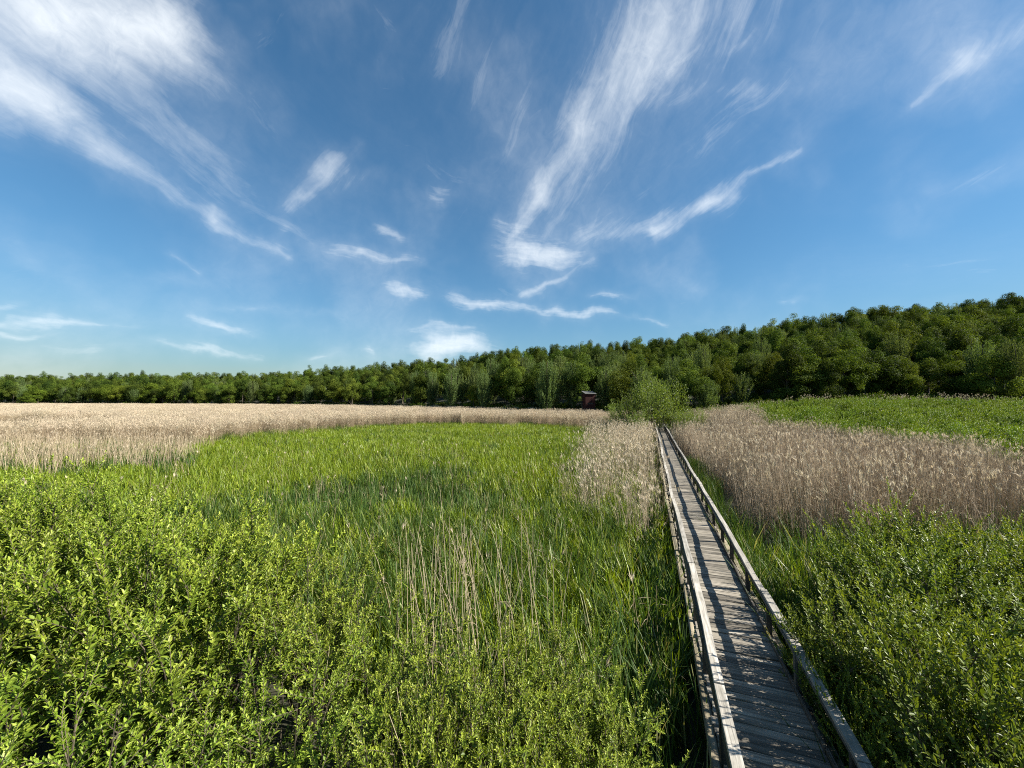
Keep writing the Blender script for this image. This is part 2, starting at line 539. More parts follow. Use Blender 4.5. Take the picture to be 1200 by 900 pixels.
M_WILLOW = leaf_mat('willow_leaf', [(0, (.06, .1, .012)), (.5, (.15, .215, .032)), (1, (.27, .32, .1))], trans=.36, rough=.45, spec=.35, obj_var=.12)
M_DECK = wood_mat('weathered_deck', (.07, .061, .048), (.225, .2, .158), (.4, .36, .29), 'X')
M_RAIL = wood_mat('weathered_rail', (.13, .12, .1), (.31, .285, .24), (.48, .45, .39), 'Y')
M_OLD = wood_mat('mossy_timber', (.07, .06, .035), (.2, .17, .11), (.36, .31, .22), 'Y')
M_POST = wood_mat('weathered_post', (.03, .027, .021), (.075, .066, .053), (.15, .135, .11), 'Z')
M_RED = wood_mat('shaded_red_paint', (.02, .005, .005), (.045, .009, .008), (.065, .014, .012), 'Z')  # darkened red: the shade of the trees is put into the colour
M_ROOF = wood_mat('shaded_grey_felt', (.05, .05, .05), (.085, .085, .08), (.12, .12, .115), 'X')  # pale roof darkened too, its colour standing in for tree shade
M_BLACK = leaf_mat('dark_inside', [(0, (.01, .01, .01)), (1, (.01, .01, .01))], trans=0)  # near-black colour that stands for the shade inside the hide

# ------------------------------------------------------------------ the lie of the land
U_K = np.array([-1.7, -1.33, -.66, -.44, -.22, 0, .22, .44, .66, .89, 1.33, 1.7])
YB_K = np.array([270, 255, 222, 190, 150, 112, 98, 95, 94, 92, 86, 80])
YR_K = np.array([350, 340, 315, 290, 255, 232, 222, 216, 212, 210, 208, 200])
HR_K = np.array([9, 9.5, 10.5, 12.5, 14.5, 19, 20.5, 24, 29, 34.5, 40.5, 43])


def ground_z(X, Y):
    X = np.asarray(X, dtype=np.float64); Y = np.asarray(Y, dtype=np.float64)
    Ys = np.maximum(Y, 12)
    u = np.clip(X / Ys, -1.7, 1.7)
    yb, yr, hr = np.interp(u, U_K, YB_K), np.interp(u, U_K, YR_K), np.interp(u, U_K, HR_K)
    t = np.clip((Ys - yb) / (yr - yb), 0, 1.0)
    z = hr * (t * .55 + .45 * t * t * (3 - 2 * t))
    # the meadow on the right rises towards the wood
    k = np.clip((Ys - 34) / 50, 0, 1); k = k * k * (3 - 2 * k)
    z = z + 3.0 * k * np.clip((u - .48) / .3, 0, 1)
    z = z + .05 * np.sin(X * .9 + 1.3 * np.sin(Y * .5)) * np.cos(Y * .7)
    return z


def build_ground():
    xs = np.concatenate([-np.geomspace(60, 2600, 36)[::-1], np.linspace(-58, 58, 80), np.geomspace(60, 2600, 36)])
    ys = np.concatenate([-np.geomspace(20, 900, 14)[::-1], np.linspace(-18, 60, 60), np.geomspace(62, 340, 70), np.geomspace(360, 3600, 20)])
    XX, YY = np.meshgrid(xs, ys)
    V = np.stack([XX.ravel(), YY.ravel(), ground_z(XX, YY).ravel()], 1)
    nx = len(xs)
    i, j = np.meshgrid(np.arange(len(ys) - 1), np.arange(nx - 1), indexing='ij')
    a = (i * nx + j).ravel()
    F = np.stack([a, a + 1, a + nx + 1, a + nx], 1)
    me = mesh_np('ground', V, [F], ground_mat())
    me.polygons.foreach_set('use_smooth', np.ones(len(F), dtype=bool)); me.update()
    return tag(obj('ground', me), kind='structure')


build_ground()

# boardwalk axes: s runs along it away from the camera, t to its right
WD = np.array([0.3362, 0.9418]); WN = np.array([0.9418, -0.3362])
WALK_ANG = math.atan2(-WD[0], WD[1])     # rotation that takes +Y to the walk's direction


def st(X, Y):
    return X * WD[0] + Y * WD[1], X * WN[0] + Y * WN[1]


# ------------------------------------------------------------------ boardwalk
DECK_Z = 0.96
RAIL_Z = 1.6          # a low rail, some 0.6 m over the deck
WALK_END = 66.0


def build_walk():
    root = obj('boardwalk', None, None, (0, 0, 0), WALK_ANG)
    root.empty_display_size = .5
    tag(root, 'narrow weathered wooden boardwalk with low handrails running out over the marsh', 'boardwalk')
    # local frame of the root: x = t, y = s
    t0, t1 = .82, 2.18
    tc = (t0 + t1) / 2
    planks = []
    for k in range(8):
        mb = MB()
        mb.box((0, 0, 0), (t1 - t0 + rng.uniform(-.03, .05), .142, .042), bev=.007, jit=.0025)
        planks.append(mb.mesh('plank', M_DECK))
    far = MB()
    s = 1.5
    i = 0
    while s < WALK_END:
        dz, ry = rng.normal(0, .004), rng.normal(0, .006)
        if i < 296:
            o = obj('plank', planks[i % 8], root, (tc + rng.normal(0, .012), s, DECK_Z - .021 + dz))
            o.rotation_euler = (rng.normal(0, .012), ry, rng.normal(0, .005) + (math.pi if rng.random() < .5 else 0))
        else:
            far.box((tc, s, DECK_Z - .021 + dz), (t1 - t0 + rng.uniform(-.03, .05), .142, .042), bev=.006, jit=.002)
        s += rng.uniform(.147, .158)
        i += 1
    tag(obj('plank_run', far.mesh('plank_run', M_DECK), root), kind='stuff')
    # bearers under the deck and posts
    for t in (.92, 2.13):
        for k in range(14):
            mb = MB(); mb.box((0, 0, 0), (.1, 4.7, .16), bev=.008, jit=.004)
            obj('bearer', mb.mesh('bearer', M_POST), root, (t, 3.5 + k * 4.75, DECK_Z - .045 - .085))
    posts = []
    for k in range(4):
        mb = MB(); mb.box((0, 0, 0), (.085, .085, 2.3), bev=.008, jit=.004)
        posts.append(mb.mesh('post', M_POST))
    k = 0
    s = 2.2
    while s < WALK_END:
        for t in (.862, 2.165):
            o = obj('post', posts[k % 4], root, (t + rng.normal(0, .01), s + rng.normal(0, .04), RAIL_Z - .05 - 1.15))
            o.rotation_euler = (rng.normal(0, .012), rng.normal(0, .012), rng.normal(0, .05))
            k += 1
        s += 1.72
    # handrails: flat caps in 4 m lengths, a fascia board on edge below, an edge timber on the deck
    for side, t, off in ((0, .862, 3.05), (1, 2.165, 1.6)):
        s = off
        bend = 0.0
        while s < WALK_END:
            ln = 3.15 if (side == 0 and s < 4) else rng.uniform(3.7, 4.3)
            segs = 5
            nb = bend * .3 + rng.normal(0, .026)
            mb = MB()
            zz = rng.normal(0, .013, segs + 1)
            w = rng.uniform(.125, .14)
            P = []
            for q in range(segs + 1):
                f = q / segs
                x = bend + (nb - bend) * f + .012 * math.sin(f * 3.1 + s)
                yy = f * (ln - .012)
                hw = w / 2 * (1 + rng.normal(0, .02))
                for (dx, dz) in ((-hw, -.02), (-hw + .006, .022), (hw - .006, .022), (hw, -.02)):
                    P.append((x + dx, yy, zz[q] + dz))
            Fq = []
            for q in range(segs):
                for e in range(4):
                    Fq.append((q * 4 + e, q * 4 + (e + 1) % 4, q * 4 + 4 + (e + 1) % 4, q * 4 + 4 + e))
            Fq += [(3, 2, 1, 0), (segs * 4, segs * 4 + 1, segs * 4 + 2, segs * 4 + 3)]
            mb.add(P, Fq)
            obj('handrail_board', mb.mesh('handrail_board', M_RAIL), root, (t, s, RAIL_Z - .022))
            fh = .26 if side == 0 else .07
            mb = MB(); mb.box((0, ln / 2, 0), (.032, ln - .02, fh), bev=.005, jit=.004)
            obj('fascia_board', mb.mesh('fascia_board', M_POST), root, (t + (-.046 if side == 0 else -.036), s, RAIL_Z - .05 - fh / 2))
            s += ln
            bend = nb
    for side, t in ((0, .735), (1, 2.245)):
        s = 2.0
        while s < WALK_END:
            ln = rng.uniform(2.1, 3.4)
            mb = MB(); mb.box((0, ln / 2, 0), (.12, ln - rng.uniform(.02, .12), .13), bev=.018, jit=.009)
            o = obj('edge_timber', mb.mesh('edge_timber', M_OLD), root, (t + rng.normal(0, .012), s, DECK_Z - .09))
            o.rotation_euler[2] = rng.normal(0, .006)
            s += ln
    # a board on edge along the right side of the deck
    s = 2.0
    while s < WALK_END:
        ln = rng.uniform(3.6, 4.4)
        mb = MB(); mb.box((0, ln / 2, 0), (.036, ln - .015, .08), bev=.006, jit=.005)
        obj('kick_board', mb.mesh('kick_board', M_POST), root, (2.105, s, DECK_Z + .045))
        s += ln
    return root


build_walk()


# ------------------------------------------------------------------ hide in front of the wood
def build_hut():
    Y = 96.0; X = (690 - 600) / F_PX * Y
    z0 = float(ground_z(X, Y))
    root = obj('birdwatching_hide', None, None, (X, Y, z0), R(8))
    tag(root, 'small dark red wooden hide with pale flat roof standing at the wood edge', 'hide')
    W, D, zb, zt = 2.5, 2.3, 3.2, 6.9
    for x in (-1, 1):
        for y in (-1, 1):
            mb = MB(); mb.box((0, 0, 0), (.2, .2, zb + .3), bev=.015)
            obj('stilt', mb.mesh('stilt', M_POST), root, (x * (W / 2 - .15), y * (D / 2 - .15), (zb + .3) / 2 - .3))
    mb = MB(); mb.box((0, 0, 0), (W + .1, D + .1, .16), bev=.01)
    obj('floor_deck', mb.mesh('floor_deck', M_POST), root, (0, 0, zb))
    n = 15
    cl = MB()
    for face in range(4):
        wd = W if face % 2 == 0 else D
        for k in range(n):
            x = -wd / 2 + (k + .5) * wd / n
            a = face * math.pi / 2
            dist = (D if face % 2 == 0 else W) / 2
            px, py = x * math.cos(a) + dist * math.sin(a), x * math.sin(a) - dist * math.cos(a)
            segs = ((zb + .085, zt),)
            if face == 0 and 3 <= k < 12:
                segs = ((zb + .085, zb + 1.15), (zb + 1.55, zt))
            for lo, hi in segs:
                cl.box((px, py, (lo + hi) / 2), (wd / n - .012, .03 + .012 * (k % 2), hi - lo), rot=a)
    tag(obj('cladding', cl.mesh('cladding', M_RED), root), kind='stuff')
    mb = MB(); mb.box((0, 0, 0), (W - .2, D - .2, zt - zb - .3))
    obj('interior_shade_core', mb.mesh('interior_shade_core', M_BLACK), root, (0, 0, (zt + zb) / 2))  # solid near-black core painting the darkness behind the hatch slit
    mb = MB()
    V = []
    for (y, z) in ((-D / 2 - .3, zt - .02), (-D / 2 - .3, zt + .1), (D / 2 + .3, zt + .78), (D / 2 + .3, zt + .66)):
        for x in (-W / 2 - .2, W / 2 + .2):
            V.append((x, y, z))
    mb.add(V, [(0, 1, 3, 2), (2, 3, 5, 4), (4, 5, 7, 6), (6, 7, 1, 0), (0, 2, 4, 6), (1, 7, 5, 3)])
    obj('roof', mb.mesh('roof', M_ROOF), root)
    return root


build_hut()


# ------------------------------------------------------------------ shrubs
def make_shrub(mat, seed, H=3.2, Rad=1.25, stems=17, shoots=17, L=.1, W=.042, leaf_step=.022, upright=.75, shoot_len=(.45, .95)):
    """a many-stemmed shrub: leaf mesh, twig mesh"""
    g = np.random.default_rng(seed)
    lv, tw = MB(), MB()
    for i in range(stems):
        a = i * 2.4 + g.uniform(-.4, .4)
        rr = Rad * math.sqrt((i + .6) / stems)
        h = H * (g.uniform(.70, .98) - .10 * (rr / Rad) ** 2)
        b0 = np.array([math.cos(a) * rr * .18, math.sin(a) * rr * .18, 0])
        b3 = np.array([math.cos(a) * rr, math.sin(a) * rr, h])
        b1 = b0 + np.array([0, 0, h * .4]) + (b3 - b0) * np.array([.15, .15, 0])
        ts = np.linspace(0, 1, 7)[:, None]
        P = (1 - ts) ** 2 * b0 + 2 * ts * (1 - ts) * b1 + ts ** 2 * b3
        P[1:-1] += g.normal(0, .025, (5, 3))
        tw.tube(P, np.linspace(.02, .0035, 7), 4, .3)
        for k in range(shoots):
            f = g.uniform(.18, 1.0) ** .75
            q = f * 6; qi = min(int(q), 5)
            p0 = P[qi] + (P[qi + 1] - P[qi]) * (q - qi)
            out = np.array([math.cos(a), math.sin(a), 0]) * .5 + np.append(g.normal(0, .75, 2), 0)
            d = unit(out * (1.2 - upright) + np.array([0, 0, upright + g.uniform(-.15, .35)]))
            ln = g.uniform(*shoot_len) * (1.0 if f > .5 else .8)
            bend = np.append(g.normal(0, .12, 2), g.uniform(-.05, .12))
            n = 5
            tt = np.linspace(0, 1, n)[:, None]
            S = p0 + d * ln * tt + bend * tt ** 2 * ln
            tw.tube(S, np.linspace(.007, .0025, n), 3, g.uniform(.3, 1))
            m = int(ln / leaf_step)
            fs = (np.arange(m) + g.uniform(0, 1, m) * .6) / m
            fs = .1 + .9 * fs
            pos = p0 + d * ln * fs[:, None] + bend * fs[:, None] ** 2 * ln
            tan = unit(d + 2 * bend * fs[:, None])
            ph = np.arange(m) * 2.4 + g.uniform(0, 6)
            ref = unit(np.cross(tan, np.array([.3, .8, .1])))
            bi = np.cross(tan, ref)
            rad = np.cos(ph)[:, None] * ref + np.sin(ph)[:, None] * bi
            spread = (g.uniform(.75, 1.6, m) * (1.25 - .7 * fs))[:, None]
            D = unit(tan + rad * spread + np.array([0, 0, .15]))
            N = unit(tan * .7 - rad * .35 + g.normal(0, .3, (m, 3)) + np.array([0, 0, .95]))
            size = g.uniform(.65, 1.15, m) * (1.05 - .4 * fs ** 3)
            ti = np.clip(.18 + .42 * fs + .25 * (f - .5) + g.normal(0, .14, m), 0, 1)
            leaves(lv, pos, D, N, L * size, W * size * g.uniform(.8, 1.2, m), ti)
    return lv.mesh('foliage', mat), tw.mesh('stems', M_TWIG)


def one_leaf_mesh(mat):
    out = []
    for k in range(4):
        mb = MB()
        leaves(mb, np.zeros((1, 3)), np.array([[1., 0, .1]]), np.array([[.1, .1, 1.]]), np.array([.088]), np.array([.036]), np.array([.45 + .15 * k]))
        out.append(mb.mesh('leaf', mat))
    return out


LEFT_VARIANTS = [make_shrub(M_SHRUB, 11 + k, shoot_len=(.35, .85)) for k in range(4)]
FINE_VARIANTS = [make_shrub(M_SHRUB, 31 + k, L=.07, W=.03, leaf_step=.0175, shoots=19, shoot_len=(.3, .7), upright=.7) for k in range(3)]
RIGHT_VARIANTS = [make_shrub(M_SHRUB_SHADED, 41 + k, H=2.75, Rad=1.2, L=.085, W=.042, leaf_step=.021, upright=.62) for k in range(3)]
SHOOT_LEAVES = one_leaf_mesh(M_SHRUB)


def near_shoots(root, n, rad, top):
    """the shoots nearest to the eye, leaf by leaf"""
    mb = MB(); mb.tube([(0, 0, -.3), (.01, 0, .1), (.0, .015, .42)], [.006, .005, .0025], 4, .5)
    st_me = bpy.data.meshes.get('shoot') or mb.mesh('shoot', M_TWIG)
    for i in range(n):
        a, r = rng.uniform(0, 6.28), rad * math.sqrt(rng.random())
        sh = obj('shoot', st_me, root, (math.cos(a) * r, math.sin(a) * r, top - .12 - .25 * (r / rad) ** 2 - .1 * rng.random()))
        sh.rotation_euler = (rng.normal(0, .28), rng.normal(0, .28), rng.uniform(0, 6.28))
        for q in range(11):
            f = q / 10
            lf = obj('leaf', SHOOT_LEAVES[(q + i) % 4], sh, (0, .012 * f, -.08 + .5 * f), 0, rng.uniform(.85, 1.35) * (1.1 - .35 * f))
            lf.rotation_euler = (rng.normal(0, .25), -.15 - .75 * f + rng.normal(0, .2), q * 2.4 + rng.normal(0, .3))


def place_shrub(var, x, y, sc, hs, rz, name, label, cat, group):
    root = obj(name, None, None, (x, y, float(ground_z(x, y)) - .03), rz, (sc, sc, hs))
    root.empty_display_size = .3
    tag(root, label, cat, group)
    f = obj('foliage', var[0], root); f['kind'] = 'stuff'
    obj('stems', var[1], root)
    return root


ORD = ['first', 'second', 'third', 'fourth', 'fifth', 'sixth', 'seventh', 'eighth', 'ninth', 'tenth', 'eleventh', 'twelfth', 'thirteenth',
       'fourteenth', 'fifteenth', 'sixteenth', 'seventeenth', 'eighteenth', 'nineteenth', 'twentieth']


def ordinal(n):
    if n < 20:
        return ORD[n]
    n += 1
    tens = {2: 'twenty', 3: 'thirty', 4: 'forty', 5: 'fifty', 6: 'sixty', 7: 'seventy', 8: 'eighty', 9: 'ninety'}
    t, u = divmod(n, 10)
    if t >= 10:
        return str(n) + 'th'
    return tens[t] + ('-' + ORD[u - 1] if u else 'ieth')if u else tens[t][:-1] + 'ieth'


# edge of the left thicket: (x along the view, depth of its far edge, height of the tops)
THICK_X = np.array([-19, -15.2, -12, -8.3, -6.2, -4.3, -2.9, -2.0, -1.2, -.8])
THICK_Y = np.array([12.3, 11.3, 10.9, 9.8, 8.9, 7.9, 7.2, 6.4, 5.6, 4.6])
THICK_H = np.array([3.75, 3.75, 3.7, 3.65, 3.5, 3.35, 3.15, 2.85, 2.6, 2.4])


def build_left_thicket():
    rows = [(0.85, 'left thicket\'s back row, before pale reeds'), (2.5, 'left thicket\'s second row'),
            (4.15, 'left thicket\'s third row'), (5.75, 'left thicket\'s fourth row'), (7.3, 'left thicket\'s front row')]
    var = 0
    for r, (back, rowname) in enumerate(rows):
        xs = np.arange(-18 + .8 * (r % 2), -1.0, 1.62)
        items = []
        for x in xs:
            x = x + rng.uniform(-.2, .2)
            y = np.interp(x, THICK_X, THICK_Y) - back + rng.uniform(-.2, .2)
            if y < 1.6 or x < -1.75 * y - 1.5:
                continue
            items.append((x, y))
        for k, (x, y) in enumerate(items):
            h = np.interp(x, THICK_X, THICK_H) * rng.uniform(.82, 1.08)
            if y < 3.2:
                h *= .93
            tone = ['bright green', 'leafy green', 'fresh green'][(k + r) % 3]
            fine = x > -4.2 + rng.normal(0, .7) and y > 2.4
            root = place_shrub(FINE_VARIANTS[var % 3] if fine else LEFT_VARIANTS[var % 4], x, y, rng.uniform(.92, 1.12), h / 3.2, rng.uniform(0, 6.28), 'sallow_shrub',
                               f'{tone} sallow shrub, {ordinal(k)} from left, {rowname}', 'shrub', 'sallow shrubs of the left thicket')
            var += 1
            if math.dist((x, y, h), (0, 0, EYE)) < 4.9:
                near_shoots(root, 6, 1.0, 3.1)


build_left_thicket()


def build_centre_shrubs():
    spots = [(.15, 5.5, 2.15, 'left of the dead pale stalks'), (.85, 5.7, 2.1, 'highest of the clump left of the boardwalk'),
             (.35, 4.4, 2.15, 'in the middle clump near the lower picture edge'), (.95, 4.3, 1.9, 'front of the middle clump beside the boardwalk'),
             (-.4, 4.2, 2.45, 'between the left thicket and the middle clump'), (-.5, 3.1, 2.5, 'below the camera where thicket and middle clump meet'),
             (.5, 3.1, 2.05, 'frontmost of the middle clump'), (-.35, 5.1, 2.3, 'at the back where thicket and middle clump meet'),
             (1.15, 5.1, 1.8, 'on the boardwalk side of the middle clump'), (.0, 3.6, 2.3, 'in the heart of the middle clump'),
             (1.05, 3.5, 1.7, 'low, at the lower picture edge near the boardwalk'), (-1.0, 4.0, 2.6, 'deep among the thicket stems below the camera')]
    for k, (x, y, h, where) in enumerate(spots):
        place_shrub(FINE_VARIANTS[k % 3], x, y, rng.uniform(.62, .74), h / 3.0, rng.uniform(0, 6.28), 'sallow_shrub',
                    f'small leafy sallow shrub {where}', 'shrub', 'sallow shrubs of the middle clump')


build_centre_shrubs()


def build_right_thicket():
    items = []
    for r, t in enumerate((3.2, 4.5, 5.9, 7.3, 8.7, 10.1, 2.62)):
        s0 = 3.2 + .7 * (r % 2)
        row = []
        for s in np.arange(s0, 13.5, 1.1 if r == 0 else (.8 if r == 6 else 1.45)):
            x, y = WD * (s + rng.uniform(-.2, .2)) + WN * (t + rng.uniform(-.15, .15))
            ymax = 9.0 if x < 8 else 9.4
            if y < 2.2 or y > ymax or x > 1.6 * y + 2:
                continue
            if r in (0, 6) and y > 7.1:
                continue
            row.append((x, y))
        for k, (x, y) in enumerate(row):
            items.append((r, k, x, y))
    names = ['row along the right handrail', 'second row right of the boardwalk', 'third row right of the boardwalk', 'fourth row right of the boardwalk',
             'fifth row right of the boardwalk', 'outermost row at the right picture edge', 'low row pressed against the right rail']
    for i, (r, k, x, y) in enumerate(items):
        h = (1.75 if r == 6 else (2.95 if r == 0 else 2.65)) * rng.uniform(.78, 1.12)
        if r == 1 and y < 4.6:
            h *= .8
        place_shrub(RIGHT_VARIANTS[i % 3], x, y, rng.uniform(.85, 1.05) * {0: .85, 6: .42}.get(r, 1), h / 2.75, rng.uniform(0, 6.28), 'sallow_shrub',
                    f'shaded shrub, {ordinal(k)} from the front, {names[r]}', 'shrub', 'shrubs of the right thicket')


build_right_thicket()


# ------------------------------------------------------------------ reeds, sedge: clumps that are scattered over their beds
def source(name, me):
    return bpy.data.objects.new(name, me)


def make_sedge(mat, seed, n=40, rad=.42, h=(.6, 1.15), w=.034, lean=.35, tint=(.5, .2)):
    g = np.random.default_rng(seed)
    mb = MB()
    for i in range(n):
        a = g.uniform(0, 6.28); r = rad * math.sqrt(g.random())
        p = np.array([math.cos(a) * r, math.sin(a) * r, -.05])
        d = np.append(g.normal(0, 1, 2), 0); d /= np.linalg.norm(d)
        hh = g.uniform(*h); ln = abs(g.normal(0, lean)) + .06
        fs = np.array([0, .35, .65, .87, 1.0])
        dro = g.uniform(0, .35) if g.random() < .35 else 0
        C = p + d * (ln * hh * fs ** 2)[:, None] + np.array([0, 0, 1.]) * (hh * (fs - dro * fs ** 4))[:, None]
        tw = g.uniform(-.6, .6)
        s = np.array([-d[1] * math.cos(tw) + d[0] * math.sin(tw), d[0] * math.cos(tw) + d[1] * math.sin(tw), 0])
        ww = w * g.uniform(.7, 1.3) * np.array([.8, 1, .85, .5, 0.06])
        V = np.concatenate([C - s * ww[:, None] / 2, C + s * ww[:, None] / 2])
        F = [(k, k + 5, k + 6, k + 1) for k in range(4)]
        t = np.clip(g.normal(*tint), 0, 1)
        if g.random() < .07:
            t = 1
        mb.add(V, F, t)
    return mb.mesh('sedge', mat)


def make_reed(mat, seed, n=40, rad=.5, h=(2.0, 2.8), plume=.85, sw=.008, lean=.1, leafn=2, pl=(.16, .26), tint=.42):
    g = np.random.default_rng(seed)
    mb = MB()
    wind = np.array([-.8, .25, 0])
    for i in range(n):
        x, y = g.uniform(-rad, rad, 2)
        hh = g.uniform(*h) if g.random() < .85 else g.uniform(h[0] * .5, h[1] * .8)
        d = np.append(g.normal(0, lean, 2), 0) + wind * lean * .35
        t = np.clip(g.normal(tint, .16), 0, .85)
        pts = [np.array([x, y, -.05]), np.array([x, y, 0]) + d * hh * .35 + [0, 0, hh * .5], np.array([x, y, 0]) + d * hh + [0, 0, hh]]
        mb.tube(pts, [sw * .6, sw * .55, sw * .3], 3, t)
        for k in range(leafn):
            f = g.uniform(.25, .85)
            p = pts[1] + (pts[2] - pts[1]) * (f * 2 - 1) if f > .5 else pts[0] + (pts[1] - pts[0]) * f * 2
            a = g.uniform(0, 6.28)
            dd = np.array([[math.cos(a), math.sin(a), g.uniform(-.2, 1.1)]])
            leaves(mb, p[None], dd, np.array([[.1, .2, 1.]]), np.array([g.uniform(.2, .42)]), np.array([.012]), np.array([np.clip(t + g.normal(.05, .12), 0, 1)]), droop=.35, simple=True)
        if g.random() < plume:
            m = 7
            P = np.repeat(pts[2][None], m, 0) - np.array([0, 0, 1.]) * g.uniform(0, .1, m)[:, None]
            D = unit(np.array([0, 0, 1.]) + wind * .45 + g.normal(0, .28, (m, 3)))
            leaves(mb, P, D, g.normal(0, 1, (m, 3)), g.uniform(*pl, m), g.uniform(.012, .026, m), np.clip(g.normal(.93, .06, m), 0, 1), droop=.2, simple=True)
    return mb.mesh('reed', mat)


def scatter(name, pts, rot, scl, sources, label, cat=None, pick=None):
    """one object of kind stuff whose points carry copies of the source clumps"""
    n = len(pts)
    me = bpy.data.meshes.new(name)
    me.vertices.add(n)
    me.vertices.foreach_set('co', np.asarray(pts, dtype=np.float32).ravel())
    for nm, typ, val in (('rot', 'FLOAT_VECTOR', rot), ('scl', 'FLOAT_VECTOR', scl)):
        at = me.attributes.new(nm, typ, 'POINT')
        at.data.foreach_set('vector', np.asarray(val, dtype=np.float32).ravel())
    at = me.attributes.new('pick', 'INT', 'POINT')
    at.data.foreach_set('value', np.asarray(rng.integers(0, len(sources), n) if pick is None else pick, dtype=np.int32))
    col = bpy.data.collections.new(name + '_clumps')
    for s in sources:
        col.objects.link(s)
    ng = bpy.data.node_groups.new(name + '_scatter', 'GeometryNodeTree')
    ng.interface.new_socket('Geometry', in_out='INPUT', socket_type='NodeSocketGeometry')
    ng.interface.new_socket('Geometry', in_out='OUTPUT', socket_type='NodeSocketGeometry')
    N, L = ng.nodes.new, ng.links.new
    gi, go = N('NodeGroupInput'), N('NodeGroupOutput')
    ci = N('GeometryNodeCollectionInfo')
    ci.inputs['Collection'].default_value = col
    ci.inputs['Separate Children'].default_value = True
    ci.inputs['Reset Children'].default_value = True
    ip = N('GeometryNodeInstanceOnPoints')
    ip.inputs['Pick Instance'].default_value = True

    def attr(nm, typ):
        a = N('GeometryNodeInputNamedAttribute'); a.data_type = typ
        a.inputs['Name'].default_value = nm
        return a.outputs['Attribute']
    L(gi.outputs[0], ip.inputs['Points'])
    L(ci.outputs[0], ip.inputs['Instance'])
    L(attr('pick', 'INT'), ip.inputs['Instance Index'])
    L(attr('rot', 'FLOAT_VECTOR'), ip.inputs['Rotation'])
    L(attr('scl', 'FLOAT_VECTOR'), ip.inputs['Scale'])
    L(ip.outputs[0], go.inputs[0])
    o = obj(name, me)
    md = o.modifiers.new('scatter', 'NODES')
    md.node_group = ng
    tag(o, label, cat, kind='stuff')
    return o


def jitter_grid(x0, x1, y0, y1, step):
    xs = np.arange(x0, x1, step); ys = np.arange(y0, y1, step)
    X, Y = np.meshgrid(xs, ys)
    X = X.ravel() + rng.uniform(-.5, .5, X.size) * step
    Y = Y.ravel() + rng.uniform(-.5, .5, Y.size) * step
    return X, Y


def finish(X, Y, smin, smax, tilt=.06, zs=None):
    n = len(X)
    pts = np.stack([X, Y, ground_z(X, Y)], 1)
    rot = np.stack([rng.normal(0, tilt, n), rng.normal(0, tilt, n), rng.uniform(0, 6.28, n)], 1)
    s = rng.uniform(smin, smax, n)
    sz = s * (rng.uniform(.9, 1.1, n) if zs is None else zs)
    return pts, rot, np.stack([s, s, sz], 1)


def wob(X, Y, k, seed):
    return np.sin(X * k + seed + 1.7 * np.sin(Y * k * .8 + seed)) * np.cos(Y * k * 1.1 - seed + 1.3 * np.sin(X * k * .6))


def reed_edge_left(u):
    return np.interp(u, [-1.6, -.83, -.81, -.7, -.6, -.38, -.22, 0, .2, .4], [26, 27, 45, 50, 56, 69, 77, 75, 68, 60])


def in_thicket(X, Y, m=.3):
    y = np.interp(X, THICK_X, THICK_Y)
    return (Y < y + m) & (X < -.9)


